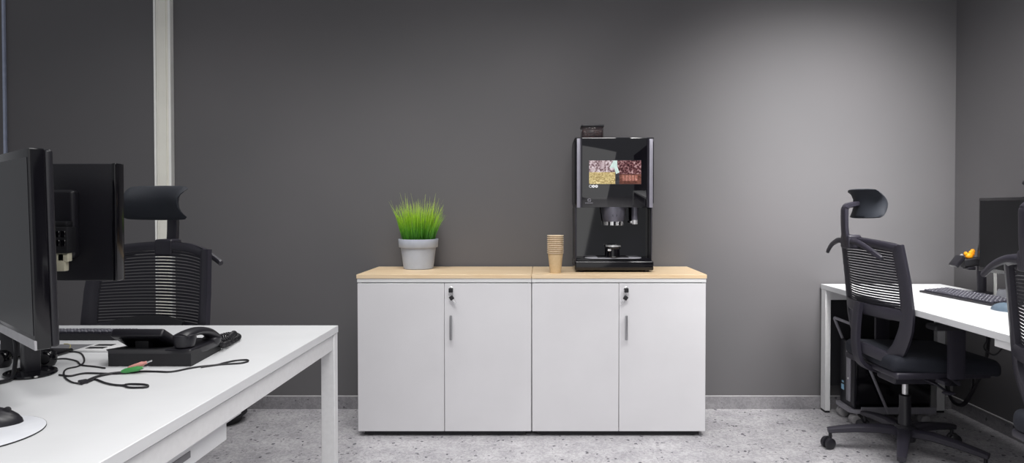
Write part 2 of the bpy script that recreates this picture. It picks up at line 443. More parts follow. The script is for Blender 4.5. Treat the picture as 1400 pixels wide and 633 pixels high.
# ------------------------------------------------------------------ coffee machine
MX, MF = .386, 3.43
t = thing('coffee_machine', 'tall black coffee machine with a picture touchscreen on the right cabinet', 'coffee machine', (MX, MF, CT))
def mx(px): return (px-VX)*(MF)/FPX - MX
def mz(py): return EYE - (py-VY)*MF/FPX - CT
W = .2145; Z1, Z2 = .349, .719
bm = bm_new(); box(bm, -W+.004, W-.004, .012, .33, Z1, Z2-.004, .022, 5)
obj('housing', bm, 'machine', t)
for s in (-1, 1):   # curved gunmetal pillars either side of the glass
    bm = bm_new(); pts = []
    for k in range(9):
        a = PI/2*k/8
        pts.append((s*(W-.040 + .032*math.sin(a)), .002 + .045*(1-math.cos(a))))
    pts += [(s*(W-.02), .06), (s*(W-.040), .05)]
    if s < 0: pts = pts[::-1]
    prism(bm, pts, Z1-.004, Z2-.004); fp = obj('front_pillar', bm, 'machine_edge', t, 'gunmetal curved front edge')
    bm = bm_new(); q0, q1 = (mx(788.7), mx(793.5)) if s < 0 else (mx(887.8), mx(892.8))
    box(bm, q0, q1, .0015 if s < 0 else .004, .02, Z1-.0035, Z2-.0045, .0015, 2); obj('pillar_highlight', bm, 'highlight_strip', fp, 'lighter strip painted as the pillar highlight')  # pale strip paints in the vertical highlight of the curved pillar
    bm = bm_new(); x_ = s*(W-.0065) - .0035
    box(bm, x_, x_+.014 if s > 0 else x_+.007, .05, .31, Z1+.02, Z2-.015, .002, 1); obj('side_panel', bm, 'machine', t)
bm = bm_new(); box(bm, -W+.040, W-.040, -.002, .02, Z1-.002, Z2-.002, .003, 2); gl = obj('front_glass', bm, 'glass_black', t, 'glossy black glass front')
bm = bm_new(); box(bm, -W+.004, W-.004, .001, .33, Z2-.006, Z2, .002, 1); obj('top_cap', bm, 'black', t)
# touchscreen
def flat(px0, px1, py0, py1, y=-.0035, th=.0012):
    bm = bm_new(); box(bm, mx(px0), mx(px1), y, y+th, mz(py1), mz(py0)); return bm
scr = obj('touchscreen', flat(805, 876.5, 219, 252, -.0028), 'pic_dark', t, 'touchscreen showing coffee pictures')
def tile(px0, px1, py0, py1, m, y=-.0036):
    o = obj('picture', flat(px0, px1, py0, py1, y), m, scr); return o
tile(805.3, 841, 219.5, 235.5, 'pic_beans_pale'); tile(805.3, 841, 235.5, 251.6, 'pic_grain')
tile(843.5, 876.3, 219.5, 238, 'pic_beans_dark'); tile(846.5, 876.3, 238.3, 251.6, 'pic_wood')
for k in range(5): tile(850.5 + k*4.3, 853.9 + k*4.3, 239.6, 247.4, 'pic_red', -.0042)
bm = bm_new()
a = [bm.verts.new((mx(x), -.0044, mz(y))) for x, y in [(838.5, 219.5), (843.5, 219.5), (843.8, 228), (846.5, 236), (842, 238), (839.5, 229.5), (833, 229.5)]]
bm.faces.new(a); obj('picture', bm, 'pic_mint', scr)
bm = bm_new()
for px, ring in ((807.3, True), (811.2, False), (815.4, False)):
    if ring:
        lathe(bm, [(.0055, 0), (.0075, 0), (.0075, .0008), (.0055, .0008), (.0055, 0)], (mx(px), -.0022, mz(254.7)), 24, (0, -1, 0))
    else:
        lathe(bm, [(.0025, 0), (.0075, 0), (.0075, .0008), (.0025, .0008), (.0025, 0)], (mx(px), -.0022, mz(254.7)), 24, (0, -1, 0))
obj('menu_icon', bm, 'icon', gl)
bm = bm_new(); c = Vector((mx(805.6), -.0026, mz(273.8)))
sweep(bm, [c + Vector((.0085*math.cos(a), 0, .0085*math.sin(a))) for a in [math.radians(-60 + 300*k/20) for k in range(21)]], .0011, n=6)
sweep(bm, [c + Vector((.0042*math.cos(a), 0, .0042*math.sin(a))) for a in [math.radians(80 + 260*k/14) for k in range(15)]], .0010, n=6)
xx = mx(800.4)
for wl in (.0028, .0022, .003, .0022, .0028, .0022, .003, .0026):
    box(bm, xx, xx+wl, -.0028, -.0020, mz(278.0), mz(277.0)); xx += wl + .0026
obj('emblem', bm, 'logo', gl, 'small silver round emblem over a line of lettering')
# hopper
hx0, hx1 = mx(795.5)+.0025, mx(826)+.003
bm = bm_new(); box(bm, hx0, hx1, .055, .18, Z2, Z2+.066, .012, 4); h = obj('bean_hopper', bm, 'hopper', t, 'smoky clear bean hopper')
bm = bm_new(); box(bm, hx0+.004, hx1-.004, .059, .176, Z2+.001, Z2+.052, .01, 3); obj('coffee_beans', bm, 'beans', h)['kind'] = 'stuff'
bm = bm_new(); box(bm, hx0-.002, hx1+.002, .053, .182, Z2+.064, Z2+.076, .004, 3); obj('hopper_lid', bm, 'black', h)
# lower body
WL = .2065
bm = bm_new(); box(bm, -WL, WL, .125, .325, .06, Z1+.002); obj('lower_body', bm, 'machine', t)
bm = bm_new(); box(bm, -WL+.009, WL-.009, .118, .126, .06, Z1); obj('niche_panel', bm, 'glass_black', t)
for s in (-1, 1):
    bm = bm_new(); box(bm, min(s*WL, s*(WL-.007)), max(s*WL, s*(WL-.007)), .03, .126, .055, Z1+.003, .002, 2); obj('side_fin', bm, 'machine_edge', t)
bm = bm_new(); box(bm, -W+.004, W-.004, .0, .31, .010, .060, .008, 3); box(bm, -W+.012, W-.012, .03, .125, .055, .072, .006, 2)
obj('drip_base', bm, 'black_gloss', t)
for sx in (-1, 1):
    for yy in (.03, .28):
        bm = bm_new(); lathe(bm, [(0, 0), (.013, 0), (.015, .003), (.015, .012), (0, .012)], (sx*(W-.04), yy, 0), 20); obj('foot', bm, 'black_matte', t)
bm = bm_new(); cx = 0.0
pts = []
for k in range(25):
    a = PI/2 + PI*k/24; pts.append((-.108 + .046*math.cos(a)*1.0, .066 + .044*math.sin(a)))
for k in range(25):
    a = -PI/2 + PI*k/24; pts.append((.108 + .046*math.cos(a), .066 + .044*math.sin(a)))
prism(bm, pts, .071, .0755); tr = obj('drip_tray', bm, 'drip', t, 'silver oval drip tray')
bm = bm_new()
for k in range(7):
    y = .034 + k*.0105; box(bm, -.085, .085, y, y+.004, .0755, .0763)
obj('grille_slot', bm, 'black_matte', tr)
bm = bm_new(); lathe(bm, [(0, .0758), (.043, .0758), (.044, .080), (.036, .083), (.034, .120), (.038, .124), (.040, .132), (.040, .137), (.030, .137), (.030, .131), (0, .130)], (0, .060, 0), 40)
cs = obj('cup_stand', bm, 'black_gloss', t)
bm = bm_new(); lathe(bm, [(.0305, .1372), (.0405, .1372), (.0412, .134), (.0412, .1395), (.0395, .141), (.0315, .141), (.0305, .1372)], (0, .060, 0), 40); obj('chrome_ring', bm, 'chrome', cs, 'chrome ring')
bm = bm_new(); box(bm, -.033, -.014, .0215, .030, .112, .123, .002, 2); obj('stand_clip', bm, 'chrome', cs)
# spouts
DX, DY = .002, .062
bm = bm_new(); lathe(bm, [(0, Z1), (.0675, Z1), (.0660, Z1-.02), (.0580, Z1-.075), (.0565, Z1-.078), (0, Z1-.078)], (DX, DY, 0), 48)
hd = obj('brew_head', bm, 'head_metal', t, 'gunmetal tapered brew head')
bm = bm_new(); lathe(bm, [(0, Z1-.077), (.0545, Z1-.077), (.053, Z1-.098), (.048, Z1-.100), (0, Z1-.100)], (DX, DY, 0), 48); obj('outlet_ring', bm, 'chrome', hd, 'chrome outlet ring')
bm = bm_new()
for a in (-90, -122, -58):
    ar = math.radians(a); mt = Matrix.Translation((DX, DY, 0)) @ Matrix.Rotation(ar+PI/2, 4, 'Z')
    box(bm, -.006, .006, -.0552, -.050, Z1-.099, Z1-.078, .001, 1, mt)
obj('ring_rib', bm, 'black_gloss', hd)
bm = bm_new(); lathe(bm, [(0, 0), (.011, 0), (.012, .0008), (.012, .0012), (.009, .0012), (0, .0012)], (DX, DY-.0605, Z1-.045), 24, (0, -1, -.13)); obj('head_emblem', bm, 'machine', hd)
sx_ = mx(870)
bm = bm_new(); lathe(bm, [(0, Z1), (.019, Z1), (.0185, Z1-.065), (.0165, Z1-.072), (0, Z1-.072)], (sx_, .06, 0), 28); ws = obj('water_spout', bm, 'head_metal', t)
bm = bm_new(); lathe(bm, [(0, Z1-.070), (.0170, Z1-.070), (.0165, Z1-.092), (.014, Z1-.094), (0, Z1-.094)], (sx_, .06, 0), 28)
box(bm, sx_-.024, sx_-.014, .055, .065, Z1-.088, Z1-.076, .002, 1); obj('spout_tip', bm, 'chrome', ws, 'chrome tip')

# ------------------------------------------------------------------ office chair (faces +x)
def hw(z):
    K = [(.46, .118), (.50, .150), (.56, .196), (.64, .236), (.72, .248), (.85, .247), (1.0, .234), (1.06, .228)]
    for (a, va), (b, vb) in zip(K, K[1:]):
        if z <= b: return va + (vb-va)*max(0, (z-a))/(b-a)
    return K[-1][1]
def xs(z):
    K = [(.46, -.165), (.55, -.145), (.72, -.145), (.86, -.160), (1.06, -.192)]
    for (a, va), (b, vb) in zip(K, K[1:]):
        if z <= b: return va + (vb-va)*max(0, (z-a))/(b-a)
    return K[-1][1]
def back(u, z, inset=0.0):
    w = hw(z) - inset
    return Vector((xs(z) - .070*(1-u*u), u*w, z))
def chair_proto():
    t = thing('office_chair', '', 'chair')
    # backrest frame
    bm = bm_new()
    zs = [.48 + i*(1.02-.48)/16 for i in range(17)]
    for s in (-1, 1):
        path = [back(s, z) for z in zs]
        sweep(bm, path, .027, .013, [Vector((1, -s*.45, .08))]*len(path), sq=.35, taper=lambda q: (1.3 - .35*min(1, q*1.6), 1))
    us = [-1 + i*2/20 for i in range(21)]
    top = [back(u, 1.006 + .024*(1-u*u)) for u in us]
    sweep(bm, top, .017, .012, [Vector((1, -u*.4, .1)) for u in us], sq=.35)
    mid = [back(u, .705 + .004*(1-u*u)) for u in us]
    sweep(bm, mid, .025, .012, [Vector((1, -u*.4, .05)) for u in us], sq=.35)
    low = [back(u, .492 + .030*(1-u*u)) for u in us]
    sweep(bm, low, .025, .012, [Vector((1, -u*.3, 0)) for u in us], sq=.35)
    fr = obj('back_frame', bm, 'chair_frame', t)
    # mesh: fine horizontal bands
    bm = bm_new(); z = .728
    while z < 1.022:
        zz = z
        def f(a, b, zz=zz):
            u = -1 + 2*a; zc = zz + b*(.0080 if zz < .80 else .0093) + .020*(1-u*u)*max(0, (zz-.8)/.2)
            return back(u, zc, .012) + Vector((.004, 0, 0)), Vector((1, -u*.45, .1)).normalized()
        grid_solid(bm, f, 16, 1, .0016); z += .0116
    for u in (-.9, -.6, -.3, 0, .3, .6, .9):
        pass
    obj('mesh_panel', bm, 'chair_mesh', t, 'fine horizontal mesh bands')
    bm = bm_new()
    def f(a, b):
        u = -.62 + 1.24*a; z = .672 + .085*b*(1 - .55*abs(u)**2.2)
        return back(u, z) + Vector((.030 + .012*math.sin(PI*b), 0, 0)), Vector((1, 0, 0))
    grid_solid(bm, f, 18, 8, .016); obj('lumbar_pad', bm, 'black_matte', t)
    # rear spine down to the seat
    bm = bm_new()
    sp = [(-.232, 0, .735), (-.243, 0, .64), (-.245, 0, .54), (-.228, 0, .46), (-.17, 0, .418), (-.06, 0, .405)]
    pth = smooth_path(sp, 5)
    sweep(bm, pth, .028, .013, [Vector((0, 0, 1)) if i > 19 else Vector((1, 0, .1 + max(0, i-10)*.1)) for i in range(len(pth))], sq=.3)
    obj('spine', bm, 'chair_frame', t)
    # headrest bracket + hanger + post
    bm = bm_new(); box(bm, -.305, -.240, -.040, .040, .992, 1.058, .010, 3); obj('headrest_bracket', bm, 'chair_frame', t)
    bm = bm_new()
    for s in (-1, 1):
        path = smooth_path([(-.290, s*.03, 1.028), (-.290, s*.09, 1.026), (-.283, s*.16, 1.004), (-.268, s*.225, .972), (-.262, s*.243, .962)], 5)
        m = len(path)
        sweep(bm, path, .009, .0135, [Vector((.25, 0, 1))]*m, sq=.5, taper=lambda q: (1, 1 - .25*q))
    obj('coat_hanger', bm, 'chair_frame', t)
    bm = bm_new()
    path = smooth_path([(-.292, 0, 1.0), (-.302, 0, 1.08), (-.304, 0, 1.16), (-.303, 0, 1.180), (-.296, 0, 1.192), (-.28, 0, 1.199), (-.215, 0, 1.210)], 5)
    sweep(bm, path, .022, .012, [Vector((1, 0, 0)) if p.z < 1.16 else Vector((.4, 0, 1)) for p in path], sq=.35)
    obj('headrest_post', bm, 'chair_frame', t)
    bm = bm_new(); rings = []
    NS, NA = 22, 20
    for i in range(NS+1):
        s = -1 + 2*i/NS; cap = (1 - abs(s)**9)**.33 if abs(s) < 1 else 0.0
        ring = []
        for k in range(NA):
            a = 2*PI*k/NA
            tt = math.sin(a); ct = math.copysign(abs(math.cos(a))**.7, math.cos(a))
            hgt = .070*(1 - .06*s*s)*(.86 + .14*cap)
            y = s*(.122 + .020*tt*tt - (.008*tt if tt > 0 else 0))
            x = -.228 + .060*s*s + .016*ct*(.25 + .75*cap) - .050*tt*tt*(1 if tt > 0 else .6)*(.5 + .5*s*s)
            ring.append(bm.verts.new((x, y, 1.206 + hgt*tt)))
        rings.append(ring)
    for A, B in zip(rings, rings[1:]):
        for k in range(NA): bm.faces.new((A[k], A[(k+1) % NA], B[(k+1) % NA], B[k]))
    bm.faces.new(rings[0][::-1]); bm.faces.new(rings[-1])
    obj('headrest', bm, 'headfab', t, 'curved dark fabric headrest', sharp=60)
    # seat
    bm = bm_new()
    vs = box(bm, -.19, .31, -.245, .245, .445, .520, .030, 5)
    for v in vs:
        fx = (v.co.x - .06)/.25
        if v.co.x > .2: v.co.z -= .03*((v.co.x-.2)/.11)**1.5
        k = 1 - .12*max(0, -fx)**2 - .06*max(0, fx)**3
        v.co.y *= k
    obj('seat', bm, 'fabric', t, 'dark navy fabric seat cushion', sharp=70)
    bm = bm_new(); vs = box(bm, -.18, .26, -.225, .225, .418, .450, .012, 3); obj('seat_pan', bm, 'chair_frame', t)
    bm = bm_new()
    box(bm, -.10, .12, -.075, .075, .355, .420, .012, 3)
    sweep(bm, [(.04, -.07, .385), (.05, -.16, .378), (.05, -.225, .365)], .006, sq=None, n=10)
    ellipsoid(bm, (.05, -.238, .363), (.028, .026, .008), 12)
    sweep(bm, [(-.03, .07, .385), (-.03, .20, .375)], .006, n=10); ellipsoid(bm, (-.03, .21, .374), (.028, .026, .008), 12)
    cyl(bm, (.10, -.06, .372), .026, .12, 20, (0, 1, 0), .004)
    obj('tilt_mechanism', bm, 'chair_frame', t)
    for s in (-1, 1):
        bm = bm_new()
        sweep(bm, [(.05, s*.20, .410), (.05, s*.262, .412), (.05, s*.285, .44), (.05, s*.285, .56), (.05, s*.285, .655)], .036, .011, [Vector((0, 0, 1)), Vector((0, s*-.5, 1)), Vector((0, s*1.0, -.8)), Vector((0, s, 0)), Vector((0, s, 0))], sq=.3)
        ar = obj('armrest', bm, 'chair_frame', t)
        bm = bm_new(); box(bm, -.07, .17, s*.285-.038, s*.285+.038, .654, .680, .011, 4); obj('arm_pad', bm, 'black_matte', ar)
    # column
    bm = bm_new(); lathe(bm, [(0, .24), (.014, .24), (.014, .36), (0, .36)], n=24); obj('gas_lift', bm, 'chrome', t, 'chrome gas lift')
    bm = bm_new(); lathe(bm, [(0, .085), (.030, .085), (.030, .17), (.0265, .18), (.0265, .285), (.020, .290), (0, .290)], n=28)
    lathe(bm, [(0, .07), (.046, .07), (.050, .085), (.048, .135), (.038, .145), (0, .145)], n=28)
    obj('column_sleeve', bm, 'black', t)
    for k in range(5):
        a = math.radians(164 + 72*k); ca, sa = math.cos(a), math.sin(a)
        bm = bm_new()
        P = [(.03, .112), (.12, .116), (.22, .108), (.30, .096), (.345, .088)]
        path = [Vector((r*ca, r*sa, z)) for r, z in P]
        sweep(bm, path, .030, .021, Vector((0, 0, 1)), sq=.4, taper=lambda q: (1 - .42*q, 1 - .40*q))
        leg = obj('base_leg', bm, 'chair_frame', t)
        bm = bm_new(); c = Vector((.333*ca, .333*sa, 0))
        ax = Vector((-sa, ca, 0)); tr_ = random.uniform(-.6, .6)
        ax = Vector((ax.x*math.cos(tr_)-ax.y*math.sin(tr_), ax.x*math.sin(tr_)+ax.y*math.cos(tr_), 0))
        off = Vector((ax.y, -ax.x, 0))*.012
        lathe(bm, [(0, .05), (.008, .05), (.008, .095), (0, .095)], c, 12)
        for s in (-1, 1):
            q = c + off + ax*(s*.006 - (.020 if s < 0 else 0)) + Vector((0, 0, .0275))
            lathe(bm, [(0, 0), (.022, 0), (.0275, .004), (.0275, .016), (.022, .020), (0, .020)], q, 24, ax)
        box(bm, -.016, .016, -.006, .006, .022, .058, .004, 2, Matrix.Translation(c + off*.5) @ Matrix.Rotation(math.atan2(ax.y, ax.x), 4, 'Z'))
        obj('caster', bm, 'black', leg)
    return t
def place_label(o, lab): o['label'] = lab
chair = chair_proto(); CHG = 'black mesh office chairs with headrests'
chair['label'] = 'black mesh swivel chair with headrest, seen from behind at the right desk, whole base visible'
chair['group'] = CHG
chair.location = (1.748, 3.085, 0); chair.rotation_euler = (0, 0, math.radians(2.5))
dup(chair, (-1.574, 2.372, 0), math.radians(-98), 'black mesh swivel chair with headrest behind the left desk')
dup(chair, (1.752, 1.925, 0), math.radians(0), 'black mesh swivel chair cut off by the right edge of the photo')

# ------------------------------------------------------------------ left desk
DT = .74
t = thing('desk', 'white rectangular desk at left carrying two black monitors and a phone', 'desk', (0, 0, 0))
DX1, DX0, DY1, DY0 = -.7735, -2.45, 2.437, .80
bm = bm_new(); box(bm, DX0, DX1, DY0, DY1, .7135, DT, .0015, 1); obj('desktop', bm, 'white', t)
for x0, x1 in ((DX1-.052, DX1-.002), (DX0+.002, DX0+.052)):
    for y0, y1 in ((DY1-.042, DY1-.002), (DY0+.002, DY0+.042)):
        bm = bm_new(); box(bm, x0, x1, y0, y1, 0, .7130, .0015, 1); obj('leg', bm, 'white_metal', t)
for x0, x1 in ((DX1-.035, DX1-.008), (DX0+.008, DX0+.035)):
    bm = bm_new(); box(bm, x0, x1, DY0+.042, DY1-.042, .654, .710, .0015, 1); obj('side_rail', bm, 'white_metal', t)
for y0 in (DY0+.10, DY1-.14):
    bm = bm_new(); box(bm, DX0+.052, DX1-.052, y0, y0+.03, .688, .7130); obj('cross_rail', bm, 'white_metal', t)
bm = bm_new(); box(bm, -1.30, -.800, .92, 1.625, .597, .650, .002, 1); box(bm, -1.30, -.798, .90, 1.70, .640, .6535, .001, 1)
dr = obj('drawer', bm, 'white', t)
for y0 in (1.335, 1.10):
    bm = bm_new(); box(bm, -.8025, -.7985, y0, y0+.12, .618, .634, .001, 1); obj('finger_pull', bm, 'slot', dr)

# cable port set in the desk
t = thing('cable_port', 'grey cable port with white socket block set in the left desk', 'cable port', (0, 0, DT))
p = at(115, 477, DT)
bm = bm_new(); box(bm, -1.95, p.x, 2.000, 2.085, 0, .003, .001, 1); obj('port_slot', bm, 'slot', t)
bm = bm_new(); box(bm, p.x, p.x+.105, 1.98, 2.09, 0, .006, .002, 2); sb = obj('socket_block', bm, 'white_metal', t)
bm = bm_new()
for y in (2.005, 2.045): box(bm, p.x+.02, p.x+.075, y, y+.022, .006, .0072)
obj('socket', bm, 'black_matte', sb)

# near monitor (screen turned towards the viewer's left)
MR = Vector((-1.125, 1.425, 0)); dl = Vector((-.26, .216, 0)).normalized(); nb = Vector((.216, .26, 0)).normalized()
ang = math.atan2(-dl.y, -dl.x)        # local +x = towards the right edge
c = MR + dl*.27
t = thing('monitor', 'black widescreen monitor nearest the viewer, dark screen facing left', 'monitor', (c.x, c.y, DT), ang)
tilt = Matrix.Translation((0, 0, .13)) @ Matrix.Rotation(math.radians(1.2), 4, 'X') @ Matrix.Translation((0, 0, -.13))
# local: +x right edge, +y back side
zb, zt = .128, .578
bm = bm_new(); box(bm, -.27, .27, 0, .030, zb, zt, .003, 2, tilt); fr = obj('bezel', bm, 'black_gloss', t)
bm = bm_new(); box(bm, -.255, .262, -.0012, .004, zb+.032, zt-.020, .0, 1, tilt); obj('screen', bm, 'screen', t, 'switched-off grey-black screen')
bm = bm_new(); box(bm, -.27, .270, -.0016, .004, zb, zb+.022, .001, 1, tilt); obj('lower_trim', bm, 'silver_plastic', t, 'silver lower bezel strip')
bm = bm_new(); vs = box(bm, -.2695, .2695, .029, .046, zb+.001, zt-.001, .007, 3, tilt); obj('rear_shell', bm, 'black', t)
bm = bm_new(); box(bm, -.15, .15, .044, .070, zb+.08, zt-.10, .015, 3, tilt); obj('rear_bulge', bm, 'black', t)
st = at(39, 512, DT) - Vector((c.x, c.y, DT)); st = Matrix.Rotation(-ang, 3, 'Z') @ st
bm = bm_new()
box(bm, st.x-.026, st.x+.026, st.y-.018, st.y+.018, .008, .30, .005, 2)
box(bm, st.x-.05, st.x+.05, min(.06, st.y-.03), max(.06, st.y+.018), .22, .30, .006, 2)
obj('stand_neck', bm, 'black', t)
bm = bm_new(); vs = []
lathe(bm, [(0, 0), (.072, 0), (.074, .003), (.072, .007), (.03, .012), (0, .012)], (0, 0, 0), 48)
for v in bm.verts: v.co.y *= .80; v.co.x += st.x; v.co.y += st.y
obj('stand_base', bm, 'black_gloss', t)

# far monitor (its back to the viewer)
Y2 = 1.93
p0, p1 = on(159.5, 223.5, Y2), on(169, 384, Y2)
zt, zb = p0.z - DT, p1.z - DT; xr = p0.x; hwid = .28; cx = xr - hwid
t = thing('monitor', 'black monitor seen from behind with a socket block on its back', 'monitor', (cx, Y2, DT))
bm = bm_new(); box(bm, -hwid, hwid, .0, .030, zb, zt, .005, 3); obj('rear_shell', bm, 'black', t)
bm = bm_new(); box(bm, hwid-.013, hwid+.0005, -.004, .034, zb-.001, zt+.001, .004, 3); box(bm, -hwid, hwid, .026, .036, zb-.001, zt+.001, .002, 1)
obj('bezel', bm, 'black_gloss', t)
bm = bm_new(); box(bm, -hwid+.02, hwid-.02, .035, .0365, zb+.02, zt-.02); obj('screen', bm, 'screen', t)
rx = on(109, 300, Y2).x - cx; rz0, rz1 = on(100, 352, Y2).z-DT, on(100, 259, Y2).z-DT
bm = bm_new(); box(bm, -rx, rx, -.026, .004, rz0, rz1, .012, 4); obj('mount_plate', bm, 'black', t)
bx = on(85, 325, Y2-.05)
bm = bm_new(); X = bx.x - cx; Z = bx.z - DT
box(bm, X-.026, X+.022, -.062, -.022, Z-.045, Z+.032, .004, 2); box(bm, X-.032, X+.012, -.05, -.022, Z+.030, Z+.048, .004, 2)
sb = obj('socket_block', bm, 'black_matte', t)
bm = bm_new()
for i in range(2):
    for j in range(2): box(bm, X-.013+i*.017, X+.000+i*.017, -.0635, -.061, Z-.025+j*.026, Z-.005+j*.026, .001, 1)
obj('socket', bm, 'black_gloss', sb)
bm = bm_new(); box(bm, X-.026, X+.008, -.055, -.035, Z-.098, Z-.045, .003, 2); box(bm, X-.012, X+.018, -.055, -.035, Z-.070, Z-.043, .003, 2); obj('cream_plug', bm, 'cream', t, 'cream cable plug')
bm = bm_new(); box(bm, -.035, .035, -.05, -.015, .01, rz0+.12, .006, 2); obj('stand_neck', bm, 'black', t)
bm = bm_new(); box(bm, -.105, .105, -.02, .058, 0, .012, .005, 3); obj('stand_base', bm, 'black_gloss', t)

# two small dark rounded speakers by the stand
for px, py, lab in ((63, 507, 'small round black speaker right of the near monitor stand'), (1, 509, 'small round black speaker left of the near monitor stand')):
    p = at(px, py, DT); t = thing('desk_speaker', lab, 'speaker', (p.x*(1 + .052/p.y), p.y+.052, DT), .3)
    bm = bm_new(); lathe(bm, [(0, 0), (.016, 0), (.021, .010), (.0225, .024), (.019, .038), (.010, .046), (0, .047)], n=28); obj('shell', bm, 'black_gloss', t)
    bm = bm_new(); lathe(bm, [(0, 0), (.012, 0), (.012, .002), (.009, .003), (0, .003)], (0, -.0215, .024), 24, (0, -1, 0)); obj('grille', bm, 'black_matte', t)

# keyboards
def keyboard(label, loc, rot, L, D, mat_body, ncol):
    t = thing('keyboard', label, 'keyboard', loc, rot)
    bm = bm_new()
    vs = prism(bm, [(0, 0), (D, .0), (D, .021), (0, .010)], -L/2, L/2, Matrix(((0, 0, 1, 0), (1, 0, 0, 0), (0, 1, 0, 0), (0, 0, 0, 1))))
    obj('case', bm, mat_body, t)
    bm = bm_new(); lg = bm_new()
    for r in range(6):
        n = ncol; kw = (L-.03)/n; kd = (D-.03)/6
        for k in range(n):
            if r == 0 and 4 <= k <= 8:
                if k > 4: continue
                x0, x1 = -L/2+.015+k*kw, -L/2+.015+(k+5)*kw
            else: x0 = -L/2+.015+k*kw; x1 = x0+kw
            y0 = .014 + r*kd; z = .010 + .011*(y0/D)
            box(bm, x0+.0015, x1-.0015, y0+.0012, y0+kd-.0016, z-.001, z+.0085, .0018, 1)
            if x1-x0 < kw*1.5 and kd > 0:
                box(lg, x0+.005, x0+kw*.5, y0+kd*.38, y0+kd*.72, z+.0085, z+.0088)
    ks = obj('keys', bm, 'keycap', t); obj('key_legends', lg, 'pale_grey', ks)
    return t
p = at(110, 466, DT)
keyboard('black keyboard behind the desk phone on the left desk', (at(155, 466, DT).x-.20, 2.285, DT), PI, .45, .125, 'black', 18)
ka, kb = Vector((1.995, 3.40, 0)), Vector((2.035, 2.915, 0))
kc = (ka+kb)/2
keyboard('black keyboard with pale key legends on the right desk', (kc.x, kc.y, DT), math.atan2(kb.y-ka.y, kb.x-ka.x), .48, .165, 'black', 21)

# ------------------------------------------------------------------ desk phone (back to viewer)
t = thing('desk_phone', 'black corded desk phone with raised display on the left desk', 'phone', (-1.12, 1.80, DT))
bm = bm_new()
MT = Matrix(((0, 0, 1, 0), (1, 0, 0, 0), (0, 1, 0, 0), (0, 0, 0, 1)))
prism(bm, [(0, .004), (.004, .0), (.21, 0), (.215, .010), (.19, .022), (.03, .042), (.006, .041), (.0, .036)], -.097, .135, MT)
for v in bm.verts:
    k = min(1, v.co.y/.05)
    if v.co.x < 0: v.co.x -= .045*k
    else: v.co.x -= .022*v.co.y/.215
obj('phone_body', bm, 'black_matte', t)
bm = bm_new(); box(bm, .050, .128, .012, .185, .020, .046, .008, 3); obj('cradle_deck', bm, 'black', t)
top, bot = Vector((0, .050, .086)), Vector((0, .135, .036))
dz = (top-bot).normalized(); ang_ = math.atan2(-dz.y, dz.z)
mt = Matrix.Translation(bot) @ Matrix.Rotation(ang_, 4, 'X')
bm = bm_new(); box(bm, -.125, .028, -.012, .014, 0, (top-bot).length, .008, 4, mt); dp = obj('display', bm, 'black', t, 'raised tilting display panel')
bm = bm_new(); box(bm, -.105, .008, -.0130, -.0115, .02, (top-bot).length-.015, 0, 1, mt); obj('display_screen', bm, 'screen', dp)
bm = bm_new(); box(bm, -.07, -.03, .075, .10, .030, .062, .003, 2); obj('display_hinge', bm, 'black_matte', t)
hs = [(.0955, .020, .076), (.098, .045, .082), (.103, .09, .083), (.108, .135, .073), (.110, .172, .052)]
bm = bm_new(); sweep(bm, hs, .024, .012, [Vector((0, .3, 1)), Vector((0, .1, 1)), Vector((0, -.1, 1)), Vector((0, -.4, 1)), Vector((0, -.7, 1))], smooth=6, n=16)
lathe(bm, [(0, 0), (.020, 0), (.026, .004), (.0305, .026), (.029, .036), (.018, .042), (0, .043)], (.0955, .040, .046), 32)
lathe(bm, [(0, 0), (.020, 0), (.025, .006), (.027, .020), (.018, .030), (0, .032)], (.109, .165, .028), 28)
obj('handset', bm, 'black', t)
bm = bm_new()
A = [(.118, .185, .036), (.125, .20, .018), (.112, .28, .012), (.098, .36, .012), (.055, .39, .013), (.042, .33, .013), (.078, .25, .014), (.105, .215, .022), (.110, .27, .026), (.088, .35, .026)]
pa = smooth_path(A, 16); hel = []
for i, q in enumerate(pa):
    for j in range(10):
        k = (i + j/10)*2.6
        q2 = q.lerp(pa[i+1], j/10) if i+1 < len(pa) else q
        tq = (pa[min(i+1, len(pa)-1)] - pa[max(i-1, 0)]).normalized(); sd = Vector((-tq.y, tq.x, 0)).normalized()
        hel.append(q2 + sd*.0075*math.cos(k) + Vector((0, 0, .0075*math.sin(k))))
sweep(bm, hel, .0026, n=6); obj('coiled_cord', bm, 'cable', t, 'coiled black handset cord')

# ------------------------------------------------------------------ loose cables on the left desk
def zoomA(L): return [at(x/5.757+70, y/5.757+430, DT+.003) for x, y in L]
def zoomB(L): return [at(x/5.757+200, y/5.757+430, DT+.003) for x, y in L]
def cable(name, label, pts, r=.0024, mat='cable', lift=0):
    bm = bm_new(); pts = [Vector(p) for p in pts]
    pts = [p + Vector((0, 0, r-.003+lift*math.sin(PI*i/max(1, len(pts)-1)))) for i, p in enumerate(pts)]
    sweep(bm, pts, r, smooth=6, n=8); return obj(name, bm, mat)
o = cable('cable', '', zoomA([(13, 355), (65, 350), (120, 352), (190, 370), (225, 400), (330, 412), (410, 425)]), .0023)
tag(o, 'thin black cable curving from behind the near monitor to the phone', 'cable')
o = cable('cable', '', zoomA([(130, 296), (180, 296), (225, 310), (248, 350), (238, 385), (190, 412), (110, 430), (84, 462), (100, 505), (150, 536), (200, 545)]), .0022)
tag(o, 'thin black cable forming the round loop left of the phone', 'cable')
bm = bm_new(); a, b = zoomA([(200, 548), (272, 535)]); dirv = (b-a).normalized(); q = math.atan2(dirv.y, dirv.x)
box(bm, 0, (b-a).length, -.0075, .0075, 0, .010, .002, 2, Matrix.Translation((a.x, a.y, DT)) @ Matrix.Rotation(q, 4, 'Z')); obj('usb_plug', bm, 'black', o)
